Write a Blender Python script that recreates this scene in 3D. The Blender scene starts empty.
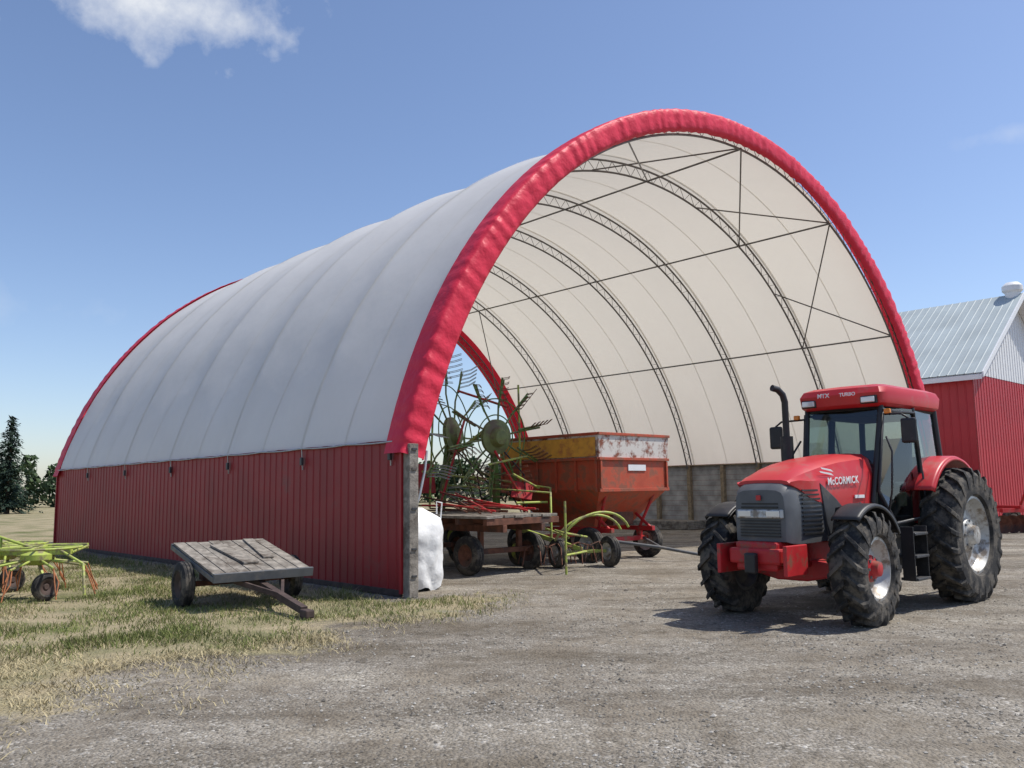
import bpy, math, random
import numpy as np
from mathutils import Vector, Matrix, noise
random.seed(4); rng=np.random.default_rng(4)
S=bpy.context.scene
COL=S.collection
# ------------------------------------------------------------------ materials
def nd(nt,t,**k):
    n=nt.nodes.new(t)
    for a,b in k.items(): setattr(n,a,b)
    return n
def pmat(name,col,rough=.6,metal=0,var=.15,scale=6,bump=0,bscale=60,dirt=None,dirt_amt=.5,coat=0,spec=.5,dirt_scale=2.5):
    m=bpy.data.materials.new(name); m.use_nodes=True; nt=m.node_tree; L=nt.links
    b=nt.nodes['Principled BSDF']
    b.inputs['Roughness'].default_value=rough; b.inputs['Metallic'].default_value=metal
    b.inputs['Specular IOR Level'].default_value=spec
    b.inputs['Coat Weight'].default_value=coat
    tc=nd(nt,'ShaderNodeTexCoord')
    n=nd(nt,'ShaderNodeTexNoise'); n.inputs['Scale'].default_value=scale; n.inputs['Detail'].default_value=4
    L.new(tc.outputs['Object'],n.inputs['Vector'])
    r=nd(nt,'ShaderNodeValToRGB'); L.new(n.outputs['Fac'],r.inputs['Fac'])
    c=np.array(col[:3])
    lo=np.clip(c*(1-var),0,1); hi=np.clip(c*(1+var),0,1)
    r.color_ramp.elements[0].position=.3; r.color_ramp.elements[1].position=.7
    r.color_ramp.elements[0].color=(*lo,1); r.color_ramp.elements[1].color=(*hi,1)
    out=r.outputs['Color']
    if dirt is not None:
        n2=nd(nt,'ShaderNodeTexNoise'); n2.inputs['Scale'].default_value=dirt_scale; n2.inputs['Detail'].default_value=7; n2.inputs['Roughness'].default_value=.7
        L.new(tc.outputs['Object'],n2.inputs['Vector'])
        r2=nd(nt,'ShaderNodeValToRGB'); L.new(n2.outputs['Fac'],r2.inputs['Fac'])
        t=.75-.5*dirt_amt
        r2.color_ramp.elements[0].position=max(0,t-.06); r2.color_ramp.elements[1].position=min(1,t+.06)
        mx=nd(nt,'ShaderNodeMix',data_type='RGBA'); L.new(r2.outputs['Color'],mx.inputs[0]); L.new(out,mx.inputs[6]); mx.inputs[7].default_value=(*dirt,1)
        out=mx.outputs[2]
    L.new(out,b.inputs['Base Color'])
    if bump>0:
        n3=nd(nt,'ShaderNodeTexNoise'); n3.inputs['Scale'].default_value=bscale; n3.inputs['Detail'].default_value=4
        L.new(tc.outputs['Object'],n3.inputs['Vector'])
        bp=nd(nt,'ShaderNodeBump'); bp.inputs['Strength'].default_value=bump; bp.inputs['Distance'].default_value=.02
        L.new(n3.outputs['Fac'],bp.inputs['Height']); L.new(bp.outputs['Normal'],b.inputs['Normal'])
    return m
M={}
M['wall_red']=pmat('wall_red',(.27,.007,.012),.5,var=.16,scale=1.2,bump=.1,bscale=3,dirt=(.22,.03,.03),dirt_amt=.22,dirt_scale=1.2)
M['trim_red']=pmat('trim_red',(.30,.012,.018),.45,var=.08)
M['wood_grey']=pmat('wood_grey',(.26,.235,.20),.9,var=.4,scale=7,bump=.5,bscale=40,dirt=(.13,.11,.09),dirt_amt=.38,dirt_scale=3,spec=.2)
M['wood_post']=pmat('wood_post',(.28,.21,.13),.85,var=.3,scale=9,bump=.4)
M['board']=pmat('board',(.38,.355,.325),.85,var=.3,scale=3,bump=.3)
M['steel']=pmat('steel',(.17,.16,.155),.45,.4,var=.2)
M['galv']=pmat('galv',(.42,.43,.44),.45,.5,var=.15)
M['tyre']=pmat('tyre',(.022,.021,.02),.85,var=.3,scale=5,bump=.3,dirt=(.11,.095,.075),dirt_amt=.45,dirt_scale=5)
M['black']=pmat('black',(.018,.018,.019),.5,var=.2,dirt=(.06,.052,.045),dirt_amt=.25,dirt_scale=3)
M['dgrey']=pmat('dgrey',(.05,.052,.056),.5,var=.15,dirt=(.11,.095,.08),dirt_amt=.3,dirt_scale=3)
M['mgrey']=pmat('mgrey',(.10,.105,.11),.5,var=.15,dirt=(.16,.145,.125),dirt_amt=.3,dirt_scale=3)
M['rim']=pmat('rim',(.50,.50,.48),.4,.3,var=.15,dirt=(.22,.18,.14),dirt_amt=.42,dirt_scale=6)
M['t_red']=pmat('t_red',(.52,.018,.022),.42,var=.08,scale=3,coat=.1,dirt=(.42,.075,.06),dirt_amt=.3,dirt_scale=3)
M['t_red2']=pmat('t_red2',(.45,.016,.02),.5,var=.15,scale=4,dirt=(.22,.08,.05),dirt_amt=.35,dirt_scale=5)
M['white']=pmat('white',(.75,.75,.74),.5,var=.05)
M['lime']=pmat('lime',(.40,.48,.09),.55,var=.15,dirt=(.23,.20,.10),dirt_amt=.46,dirt_scale=6)
M['green']=pmat('green',(.10,.20,.04),.5,var=.2,dirt=(.15,.13,.06),dirt_amt=.4,dirt_scale=6)
M['olive']=pmat('olive',(.16,.19,.06),.6,var=.3,dirt=(.12,.09,.05),dirt_amt=.4)
M['yellow']=pmat('yellow',(.68,.34,.05),.5,var=.12,dirt=(.42,.14,.05),dirt_amt=.4)
M['orange']=pmat('orange',(.48,.075,.03),.6,var=.2,scale=4,dirt=(.26,.085,.045),dirt_amt=.45,dirt_scale=4)
M['rusty']=pmat('rusty',(.24,.08,.045),.8,var=.35,scale=5,dirt=(.66,.62,.56),dirt_amt=.58,dirt_scale=3.6,bump=.2)
M['rust']=pmat('rust',(.15,.06,.035),.85,var=.4,scale=8,dirt=(.08,.05,.04),dirt_amt=.4)
M['tine']=pmat('tine',(.36,.13,.05),.7,var=.3,scale=8)
M['brown']=pmat('brown',(.065,.042,.035),.8,var=.4)
M['bag']=pmat('bag',(.78,.78,.76),.6,var=.05,bump=.9,bscale=7)
M['lamp']=pmat('lamp',(.75,.75,.72),.15,.2,var=.05)
M['seat']=pmat('seat',(.05,.06,.09),.8)
M['interior']=pmat('interior',(.05,.048,.046),.8)
M['orange_light']=pmat('orange_light',(.8,.25,.02),.3)
M['barn_red']=pmat('barn_red',(.42,.016,.024),.5,var=.10,scale=1)
M['roofmetal']=pmat('roofmetal',(.38,.43,.43),.6,.0,var=.12,scale=.8)
def glass():
    m=bpy.data.materials.new('cab_glass'); m.use_nodes=True; nt=m.node_tree; nt.nodes.clear(); L=nt.links
    o=nd(nt,'ShaderNodeOutputMaterial'); mx=nd(nt,'ShaderNodeMixShader'); t=nd(nt,'ShaderNodeBsdfTransparent'); g=nd(nt,'ShaderNodeBsdfGlossy')
    t.inputs[0].default_value=(.50,.60,.57,1); g.inputs['Roughness'].default_value=.04; g.inputs[0].default_value=(.9,.95,1,1)
    lw=nd(nt,'ShaderNodeLayerWeight'); lw.inputs['Blend'].default_value=.5
    p=nd(nt,'ShaderNodeMath',operation='POWER'); L.new(lw.outputs['Facing'],p.inputs[0]); p.inputs[1].default_value=4
    a=nd(nt,'ShaderNodeMath',operation='MULTIPLY_ADD'); L.new(p.outputs[0],a.inputs[0]); a.inputs[1].default_value=.8; a.inputs[2].default_value=.07
    L.new(a.outputs[0],mx.inputs[0]); L.new(t.outputs[0],mx.inputs[1]); L.new(g.outputs[0],mx.inputs[2]); L.new(mx.outputs[0],o.inputs[0]); return m
M['glass']=glass()
def fabric(name,col,tcol,fac,bump=.25,bs=1.3):
    m=bpy.data.materials.new(name); m.use_nodes=True; nt=m.node_tree; nt.nodes.clear(); L=nt.links
    o=nd(nt,'ShaderNodeOutputMaterial'); mx=nd(nt,'ShaderNodeMixShader'); d=nd(nt,'ShaderNodeBsdfPrincipled'); t=nd(nt,'ShaderNodeBsdfTranslucent')
    d.inputs['Roughness'].default_value=.5; d.inputs['Specular IOR Level'].default_value=.3
    tc=nd(nt,'ShaderNodeTexCoord'); n=nd(nt,'ShaderNodeTexNoise'); n.inputs['Scale'].default_value=.6; n.inputs['Detail'].default_value=6; n.inputs['Roughness'].default_value=.65
    L.new(tc.outputs['Object'],n.inputs['Vector'])
    r=nd(nt,'ShaderNodeValToRGB'); L.new(n.outputs['Fac'],r.inputs['Fac'])
    r.color_ramp.elements[0].position=.25; r.color_ramp.elements[1].position=.7
    c=np.array(col); r.color_ramp.elements[0].color=(*(c*.90),1); r.color_ramp.elements[1].color=(*c,1)
    L.new(r.outputs[0],d.inputs['Base Color']); t.inputs[0].default_value=(*tcol,1)
    n3=nd(nt,'ShaderNodeTexNoise'); n3.inputs['Scale'].default_value=bs; n3.inputs['Detail'].default_value=3
    L.new(tc.outputs['Object'],n3.inputs['Vector'])
    bp=nd(nt,'ShaderNodeBump'); bp.inputs['Strength'].default_value=bump; bp.inputs['Distance'].default_value=.06
    L.new(n3.outputs['Fac'],bp.inputs['Height']); L.new(bp.outputs['Normal'],d.inputs['Normal'])
    mx.inputs[0].default_value=fac
    L.new(d.outputs[0],mx.inputs[1]); L.new(t.outputs[0],mx.inputs[2]); L.new(mx.outputs[0],o.inputs[0]); return m
M['fab_white']=fabric('fabric_white',(.87,.87,.865),(.85,.78,.66),.34)
M['fab_seam']=fabric('fabric_seam',(.80,.80,.79),(.85,.8,.7),.45)
M['fab_red']=fabric('fabric_red',(.76,.035,.075),(.75,.04,.06),.12,.5,5)
# ------------------------------------------------------------------ helpers
def empty(name,loc=(0,0,0),rz=0):
    o=bpy.data.objects.new(name,None); o.location=loc; o.rotation_euler=(0,0,rz); o.empty_display_size=.3; COL.objects.link(o); return o
def mesh(name,V,F,mat,parent=None,smooth=False,bevel=0,mats=None,midx=None):
    me=bpy.data.meshes.new(name); me.from_pydata([tuple(v) for v in V],[],[tuple(f) for f in F]); me.update()
    for mm in (mats or [mat]): me.materials.append(mm)
    if midx is not None: me.polygons.foreach_set('material_index',midx)
    if smooth: me.polygons.foreach_set('use_smooth',[True]*len(me.polygons))
    o=bpy.data.objects.new(name,me); COL.objects.link(o)
    if parent: o.parent=parent
    if bevel>0:
        b=o.modifiers.new('bev','BEVEL'); b.width=bevel; b.segments=2; b.limit_method='ANGLE'; b.angle_limit=.6
    return o
BF=[(0,3,2,1),(4,5,6,7),(0,1,5,4),(1,2,6,5),(2,3,7,6),(3,0,4,7)]
def box(name,lo,hi,mat,parent=None,bevel=.008,rot=None):
    lo=Vector(lo);hi=Vector(hi); c=(lo+hi)/2; h=(hi-lo)/2
    V=[(sx*h.x,sy*h.y,sz*h.z) for sz in(-1,1) for sx,sy in((-1,-1),(1,-1),(1,1),(-1,1))]
    o=mesh(name,V,BF,mat,parent,bevel=bevel); o.location=c
    if rot: o.rotation_euler=rot
    return o
def boxes(name,lst,mat,parent=None,bevel=0):
    V=[];F=[]
    for lo,hi in lst:
        b=len(V)
        V+= [(lo[0],lo[1],lo[2]),(hi[0],lo[1],lo[2]),(hi[0],hi[1],lo[2]),(lo[0],hi[1],lo[2]),(lo[0],lo[1],hi[2]),(hi[0],lo[1],hi[2]),(hi[0],hi[1],hi[2]),(lo[0],hi[1],hi[2])]
        F+=[tuple(i+b for i in f) for f in BF]
    return mesh(name,V,F,mat,parent,bevel=bevel)
def hexa(name,pts,mat,parent=None,bevel=.005):
    return mesh(name,pts,BF,mat,parent,bevel=bevel)
def tubes(name,lines,r,mat,parent=None,res=2):
    cu=bpy.data.curves.new(name,'CURVE'); cu.dimensions='3D'; cu.bevel_depth=r; cu.bevel_resolution=res; cu.use_fill_caps=True
    for ln in lines:
        s=cu.splines.new('POLY'); s.points.add(len(ln)-1)
        for p,q in zip(s.points,ln): p.co=(q[0],q[1],q[2],1)
    cu.materials.append(mat); o=bpy.data.objects.new(name,cu); COL.objects.link(o)
    if parent: o.parent=parent
    return o
def beam(name,a,b,w,h,mat,parent=None,bevel=.006):
    a=Vector(a);b=Vector(b);d=b-a;L=d.length
    V=[(x*w/2,y*h/2,z*L/2) for z in(-1,1) for x,y in((-1,-1),(1,-1),(1,1),(-1,1))]
    o=mesh(name,V,BF,mat,parent,bevel=bevel); o.location=(a+b)/2
    z=d.normalized(); up=Vector((0,0,1)) if abs(z.z)<.95 else Vector((0,1,0)); x=up.cross(z).normalized(); y=z.cross(x)
    o.rotation_euler=Matrix((x,y,z)).transposed().to_euler(); return o
def lathe(name,prof,mat,parent=None,n=48,a0=0,a1=2*math.pi,smooth=True):
    V=[];F=[];full=abs(a1-a0-2*math.pi)<1e-6; N=n if full else n+1;k=len(prof)
    for i in range(N):
        a=a0+(a1-a0)*i/n
        for y,r in prof: V.append((r*math.cos(a),y,r*math.sin(a)))
    for i in range(n):
        j=(i+1)%N
        for p in range(k-1): F.append((i*k+p,i*k+p+1,j*k+p+1,j*k+p))
    o=mesh(name,V,F,mat,parent,smooth=smooth)
    if smooth:
        e=o.modifiers.new('es','EDGE_SPLIT'); e.split_angle=math.radians(35)
    return o
def loft(name,rings,mat,parent=None,smooth=True,bevel=0,caps=True):
    V=[];F=[];k=len(rings[0])
    for r in rings: V+=r
    for i in range(len(rings)-1):
        for p in range(k):
            q=(p+1)%k; F.append((i*k+p,i*k+q,(i+1)*k+q,(i+1)*k+p))
    if caps: F.append(tuple(range(k))[::-1]); F.append(tuple((len(rings)-1)*k+i for i in range(k)))
    o=mesh(name,V,F,mat,parent,smooth=smooth,bevel=bevel)
    if smooth:
        e=o.modifiers.new('es','EDGE_SPLIT'); e.split_angle=math.radians(32)
    return o
def tractor_wheel(name,parent,loc,R,w,rr,hubmat,N=20,steer=0,side=1):
    e=empty(name); e.parent=parent; e.location=loc; e.rotation_euler=(0,0,steer)
    hw=w/2; Rt=R-.045
    prof=[(-hw*.62,rr),(-hw*.93,rr+.05),(-hw*1.0,rr+(Rt-rr)*.5),(-hw*.97,Rt-.07),(-hw*.8,Rt-.02),(-hw*.4,Rt),(0,Rt+.005),(hw*.4,Rt),(hw*.8,Rt-.02),(hw*.97,Rt-.07),(hw*1.0,rr+(Rt-rr)*.5),(hw*.93,rr+.05),(hw*.62,rr)]
    lathe('tyre',prof,M['tyre'],e,n=56)
    V=[];F=[]
    for s in(-1,1):
        for i in range(N):
            a0=2*math.pi*(i+(0 if s>0 else .5))/N
            st=[(0.0,0.0,0),(.45,.11,0),(.85,.21,-.01),(1.0,.25,-.075),(1.02,.27,-.15)]
            b=len(V); th=.052/R
            for (fy,da,dr) in st:
                y=s*hw*fy+(-s*.01 if fy==0 else 0); aa=a0-da*(.9/R)*.9
                ro=R+(dr if fy>0 else 0); ri=Rt-.03+(dr*.9 if fy>.5 else 0)
                if fy>.9: ri-=.03
                for (r_,d_) in((ri,-th*.75),(ro,-th*.5),(ro,th*.5),(ri,th*.75)):
                    V.append((r_*math.cos(aa+d_),y,r_*math.sin(aa+d_)))
            for q in range(len(st)-1):
                for p in range(4):
                    p2=(p+1)%4; F.append((b+q*4+p,b+q*4+p2,b+(q+1)*4+p2,b+(q+1)*4+p))
            F.append((b,b+1,b+2,b+3)); F.append(tuple(b+(len(st)-1)*4+z for z in(3,2,1,0)))
    mesh('tyre_lugs',V,F,M['tyre'],e)
    s=side
    lathe('rim',[(s*hw*.75,rr+.03),(s*hw*.78,rr-.01),(s*hw*.55,rr-.03),(s*hw*.3,rr-.06),(s*hw*.15,rr*.72),(s*hw*.3,rr*.45),(s*hw*.3,.001)],M['rim'],e,n=40)
    lathe('rim_inner',[(-s*hw*.75,rr+.03),(-s*hw*.78,rr-.01),(-s*hw*.3,rr-.05),(-s*hw*.1,rr*.6),(-s*hw*.1,.001)],M['dgrey'],e,n=32)
    lathe('hub',[(s*hw*.28,rr*.46),(s*hw*.45,rr*.42),(s*hw*.5,rr*.28),(s*hw*.85,rr*.24),(s*hw*.9,rr*.15),(s*hw*.9,.001)],hubmat,e,n=24)
    bl=[]
    for i in range(8):
        a=i*math.pi/4; c=(math.cos(a)*rr*.37,math.sin(a)*rr*.37); y0,y1=sorted((s*hw*.4,s*hw*.52)); bl.append(((c[0]-.015,y0,c[1]-.015),(c[0]+.015,y1,c[1]+.015)))
    boxes('wheel_bolts',bl,M['mgrey'],e)
    return e
def small_wheel(name,parent,loc,R,w,rimmat,rz=0,rr=None):
    rr=rr or R*.52; hw=w/2
    e=empty(name); e.parent=parent; e.location=loc; e.rotation_euler=(0,0,rz)
    lathe('tyre',[(-hw*.7,rr),(-hw,rr+.04),(-hw*.95,R-.05),(-hw*.7,R-.01),(-hw*.3,R),(-hw*.28,R-.012),(-hw*.2,R-.012),(-hw*.18,R),(hw*.18,R),(hw*.2,R-.012),(hw*.28,R-.012),(hw*.3,R),(hw*.7,R-.01),(hw*.95,R-.05),(hw,rr+.04),(hw*.7,rr)],M['tyre'],e,n=36)
    lathe('rim',[(-hw*.8,rr+.012),(-hw*.6,rr-.03),(-hw*.25,rr*.5),(-hw*.55,rr*.35),(-hw*.55,.001)],rimmat,e,n=28)
    lathe('rim_back',[(hw*.8,rr+.012),(hw*.6,rr-.03),(hw*.25,rr*.5),(hw*.55,rr*.35),(hw*.55,.001)],rimmat,e,n=28)
    return e
# ------------------------------------------------------------------ frames
AX,AY=-1.83,12.88; BANG=math.atan2(.679,.734)
ex,ey=math.cos(BANG),math.sin(BANG)
def toUV(x,y):
    dx,dy=x-AX,y-AY; return dx*ex+dy*ey, -dx*ey+dy*ex
def toW(u,v): return AX+u*ex-v*ey, AY+u*ey+v*ex
# ------------------------------------------------------------------ ground
XB=[(0,-4.4),(4,-4.1),(5,-3.8),(6.5,-3.3),(8,-2.9),(9.2,-2.2),(11,-1.2),(12.0,0),(12.8,.3),(13.5,-.3),(14.3,-1.7)]
def smooth(a,b,x):
    t=min(1,max(0,(x-a)/(b-a))); return t*t*(3-2*t)
def grassmask(x,y):
    u,v=toUV(x,y)
    if v>-.35 and v<19.5:
        if u<0: return smooth(.0,-.5,u)*.6+.4
        if u<21.2: return smooth(18.3,19.5,v)
        return smooth(45,60,y)
    if v>=19.5: return 1.0
    if y>14.5: return smooth(50,70,y) if x>-1.5 else 1.0
    xb=np.interp(y,[p[0] for p in XB],[p[1] for p in XB])+noise.noise(Vector((x*.7,y*.7,0)))*.9+noise.noise(Vector((x*2.2,y*2.2,4)))*.4
    return smooth(-.9,1.3,xb-x)
def gz(x,y): return .03*noise.noise(Vector((x*.35,y*.35,3)))+.012*noise.noise(Vector((x*1.7,y*1.7,8)))
def axis(lo,hi,fine,far):
    a=list(np.arange(lo,hi+1e-6,fine)); st=fine;x=a[-1]
    while x<far: st*=1.35; x+=st; a.append(x)
    st=fine;x=a[0];pre=[]
    while x>-far: st*=1.35; x-=st; pre.append(x)
    return pre[::-1]+a
xs=axis(-13,13,.16,3000); ys=axis(2,26,.16,3000)
V=[];G=[]
for y in ys:
    for x in xs:
        V.append((x,y,gz(x,y) if abs(x)<60 and abs(y)<90 else 0)); G.append(grassmask(x,y))
nx=len(xs); F=[(j*nx+i,j*nx+i+1,(j+1)*nx+i+1,(j+1)*nx+i) for j in range(len(ys)-1) for i in range(nx-1)]
def ground_mat():
    m=bpy.data.materials.new('ground_gravel_grass'); m.use_nodes=True; nt=m.node_tree; L=nt.links; b=nt.nodes['Principled BSDF']; b.inputs['Roughness'].default_value=.95; b.inputs['Specular IOR Level'].default_value=.12
    tc=nd(nt,'ShaderNodeTexCoord')
    def N(scale,detail=5,rough=.6,vec=None):
        n=nd(nt,'ShaderNodeTexNoise'); n.inputs['Scale'].default_value=scale; n.inputs['Detail'].default_value=detail; n.inputs['Roughness'].default_value=rough
        L.new(vec or tc.outputs['Object'],n.inputs['Vector']); return n.outputs['Fac']
    def R(fac,stops):
        r=nd(nt,'ShaderNodeValToRGB'); L.new(fac,r.inputs['Fac']); e=r.color_ramp.elements
        while len(e)<len(stops): e.new(.5)
        for q,(p,c) in zip(e,stops): q.position=p; q.color=(*c,1)
        return r.outputs['Color']
    def MX(f,a,bb,blend='MIX'):
        x=nd(nt,'ShaderNodeMix',data_type='RGBA'); x.blend_type=blend
        if isinstance(f,float): x.inputs[0].default_value=f
        else: L.new(f,x.inputs[0])
        L.new(a,x.inputs[6]); L.new(bb,x.inputs[7])
        return x.outputs[2]
    vor=nd(nt,'ShaderNodeTexVoronoi'); vor.inputs['Scale'].default_value=38; L.new(tc.outputs['Object'],vor.inputs['Vector'])
    vor2=nd(nt,'ShaderNodeTexVoronoi'); vor2.inputs['Scale'].default_value=90; L.new(tc.outputs['Object'],vor2.inputs['Vector'])
    sc=nd(nt,'ShaderNodeSeparateColor'); L.new(vor.outputs['Color'],sc.inputs[0])
    stone=R(sc.outputs[0],[(0,(.13,.117,.096)),(.5,(.235,.215,.18)),(.85,(.35,.325,.28)),(1,(.52,.50,.455))])
    sc2=nd(nt,'ShaderNodeSeparateColor'); L.new(vor2.outputs['Color'],sc2.inputs[0])
    stone2=R(sc2.outputs[0],[(0,(.145,.128,.102)),(1,(.38,.35,.30))])
    c=MX(R(N(6,4),[(.4,(0,0,0)),(.6,(1,1,1))]),stone,stone2)
    dirt=R(N(14,6,.7),[(.3,(.135,.115,.088)),(.7,(.27,.237,.188))])
    c=MX(R(N(.9,7,.68),[(.44,(0,0,0)),(.60,(.85,.85,.85))]),c,dirt)
    mp=nd(nt,'ShaderNodeMapping'); L.new(tc.outputs['Object'],mp.inputs['Vector']); mp.inputs['Rotation'].default_value=(0,0,math.radians(-14)); mp.inputs['Scale'].default_value=(.22,1.0,1)
    tr=R(N(.75,6,.6,mp.outputs[0]),[(.36,(.70,.675,.64)),(.5,(.99,.98,.97)),(.66,(1.25,1.24,1.21))])
    c=MX(1.0,c,tr,'MULTIPLY')
    blot=R(N(2.6,7,.72),[(.34,(.70,.68,.66)),(.5,(1,1,1)),(.7,(1.12,1.12,1.12))])
    c=MX(1.0,c,blot,'MULTIPLY')
    g=R(N(25,5,.7),[(.3,(.07,.085,.03)),(.55,(.14,.155,.06)),(.75,(.25,.23,.11))])
    straw=R(N(30,5,.7),[(.3,(.23,.185,.11)),(.7,(.45,.385,.25))])
    gg=MX(R(N(.55,5,.6),[(.34,(0,0,0)),(.54,(1,1,1))]),g,straw)
    at=nd(nt,'ShaderNodeAttribute',attribute_name='grass')
    def MA(op,a,bb):
        x=nd(nt,'ShaderNodeMath',operation=op)
        for i,v in enumerate((a,bb)):
            if isinstance(v,(int,float)): x.inputs[i].default_value=v
            else: L.new(v,x.inputs[i])
        return x
    k=MA('ADD',at.outputs['Fac'],MA('MULTIPLY',MA('SUBTRACT',N(2.2,7,.7),.5).outputs[0],2.1).outputs[0])
    k2=MA('MULTIPLY',MA('SUBTRACT',k.outputs[0],.42).outputs[0],2.6); k2.use_clamp=True
    L.new(MX(k2.outputs[0],c,gg),b.inputs['Base Color'])
    h=MA('ADD',MA('MULTIPLY',vor.outputs['Distance'],-.8).outputs[0],N(24,4,.7))
    bp=nd(nt,'ShaderNodeBump'); bp.inputs['Strength'].default_value=.9; bp.inputs['Distance'].default_value=.022; L.new(h.outputs[0],bp.inputs['Height']); L.new(bp.outputs[0],b.inputs['Normal'])
    return m
gr=mesh('ground',V,F,ground_mat(),smooth=True)
ca=gr.data.attributes.new('grass','FLOAT','POINT'); ca.data.foreach_set('value',G)
def stones():
    base=np.array([(1,0,0),(-1,0,0),(0,1,0),(0,-1,0),(0,0,1),(0,0,-1)],float)
    bf=np.array([(0,2,4),(2,1,4),(1,3,4),(3,0,4),(2,0,5),(1,2,5),(3,1,5),(0,3,5)])
    VV=[];FF=[];mi=[];n=0;tries=0
    while n<16000 and tries<90000:
        tries+=1
        y=3.3+rng.random()**1.4*12; x=(rng.random()*2-1)*(y*.72)
        if grassmask(x,y)>.45: continue
        cl=noise.noise(Vector((x*.8,y*.8,5)))
        if rng.random()>.45+cl*1.3: continue
        s=.005+.012*rng.random()**2.2
        if rng.random()<.008: s*=2.0
        p=base*s*(.7+.6*rng.random((6,3)))*np.array([1,1,.6])
        a=rng.random()*6.28; c_,s_=math.cos(a),math.sin(a); p=np.stack([p[:,0]*c_-p[:,1]*s_,p[:,0]*s_+p[:,1]*c_,p[:,2]],1)
        p+=np.array([x,y,gz(x,y)+s*.2]); VV.append(p); FF.append(bf+6*n); mi+= [int(rng.choice([0,0,1,2,2]))]*8; n+=1
    mesh('gravel_stones',np.concatenate(VV).tolist(),np.concatenate(FF).tolist(),None,mats=[pmat('stone_a',(.25,.23,.195),.9),pmat('stone_b',(.40,.375,.33),.9),pmat('stone_c',(.15,.133,.11),.9)],midx=mi)
stones()
def grass():
    VV=[];FF=[];mi=[];n=0;tries=0
    while n<88000 and tries<420000:
        tries+=1
        y=4.2+rng.random()**1.1*23; x=-y*.75+rng.random()*(y*.75+2.0)
        if y>26: continue
        g=grassmask(x,y)
        u,v=toUV(x,y)
        if (u>-.02 and 0<v): continue
        p=noise.noise(Vector((x*.9,y*.9,1)))+.5*noise.noise(Vector((x*2.5,y*2.5,6)))
        if rng.random()>g*1.05*(.55+1.25*p): continue
        dry=noise.noise(Vector((x*.35,y*.35,7)))*1.1+.85*smooth(11,7,y)+.35*smooth(.95,.5,g)
        h=(.02+.055*rng.random())*(1+1.0*max(0,p))
        if u<0 and u>-.5 and v>0: h*=2.0
        isd=rng.random()<.48+dry*1.0
        if isd: h*=.65
        a=rng.random()*6.28; w=.003+.0035*rng.random(); l=rng.normal(0,.5,2)*h*(2.2 if isd else 1); z=gz(x,y)-.004
        dx,dy=math.cos(a)*w,math.sin(a)*w
        VV+=[(x-dx,y-dy,z),(x+dx,y+dy,z),(x+l[0]*.4+dx*.7,y+l[1]*.4+dy*.7,z+h*.6),(x+l[0]*.4-dx*.7,y+l[1]*.4-dy*.7,z+h*.6),(x+l[0],y+l[1],z+h)]
        b=5*n; FF+=[(b,b+1,b+2,b+3),(b+3,b+2,b+4)]; k=(2 if isd else int(rng.random()<.6)); mi+=[k,k]; n+=1
    mesh('grass',VV,FF,None,mats=[pmat('grass_a',(.115,.15,.04),.85,var=.3,scale=1,spec=.2),pmat('grass_b',(.20,.215,.075),.85,var=.3,scale=1,spec=.2),pmat('grass_dry',(.42,.355,.21),.9,var=.2,scale=1,spec=.2)],midx=mi)
grass()
# ------------------------------------------------------------------ fabric building
B=empty('fabric_storage_building',(AX,AY,0),BANG)
CU,CZ,R0=10.42,-.35,10.6
LEN=18.3
TV=[.15]+[3.05*i for i in range(1,6)]+[LEN-.15]
ph0=math.asin((2.36-CZ)/R0); UL=CU-R0*math.cos(ph0); UR=CU+R0*math.cos(ph0)
def arc(ph,r,v): return (CU-r*math.cos(ph),v,CZ+r*math.sin(ph))
def sag(v,ph):
    fade=smooth(0,.22,min(ph-ph0,math.pi-ph0-ph))
    for a,b in zip(TV[:-1],TV[1:]):
        if a<=v<=b:
            t=(v-a)/(b-a); return -.14*math.sin(math.pi*t)**.75*(.55+.45*math.sin(ph))*fade
    return 0
NP=120; vs=np.linspace(.36,LEN-.36,121)
def fab_r(ph,v):
    r=R0+.012+sag(v,ph)+.012*noise.noise(Vector((v*1.2,ph*9,0)))+.02*noise.noise(Vector((v*.5,ph*3,5)))
    ed=max(0,1-abs(ph-ph0)/.16)+max(0,1-abs(math.pi-ph0-ph)/.16)
    return r+.014*ed*math.sin(v*9+math.sin(v*3)*2)
V=[arc(ph0+(math.pi-2*ph0)*i/NP,fab_r(ph0+(math.pi-2*ph0)*i/NP,v),v) for i in range(NP+1) for v in vs]
k=len(vs)
F=[(i*k+j,(i+1)*k+j,(i+1)*k+j+1,i*k+j+1) for i in range(NP) for j in range(k-1)]
mesh('fabric_cover',V,F,M['fab_white'],B,smooth=True)
V=[];F=[]
for sv,w in [(q,.035) for q in TV[1:-1]]+[((a+b)/2,.016) for a,b in zip(TV[:-1],TV[1:])]:
    b=len(V)
    for i in range(NP*2+1):
        ph=ph0+(math.pi-2*ph0)*i/(NP*2)
        for vv in(sv-w,sv+w): V.append(arc(ph,fab_r(ph,vv)+.008,vv))
    F+=[(b+2*i,b+2*i+2,b+2*i+3,b+2*i+1) for i in range(NP*2)]
mesh('fabric_seams',V,F,M['fab_seam'],B,smooth=True)
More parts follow.
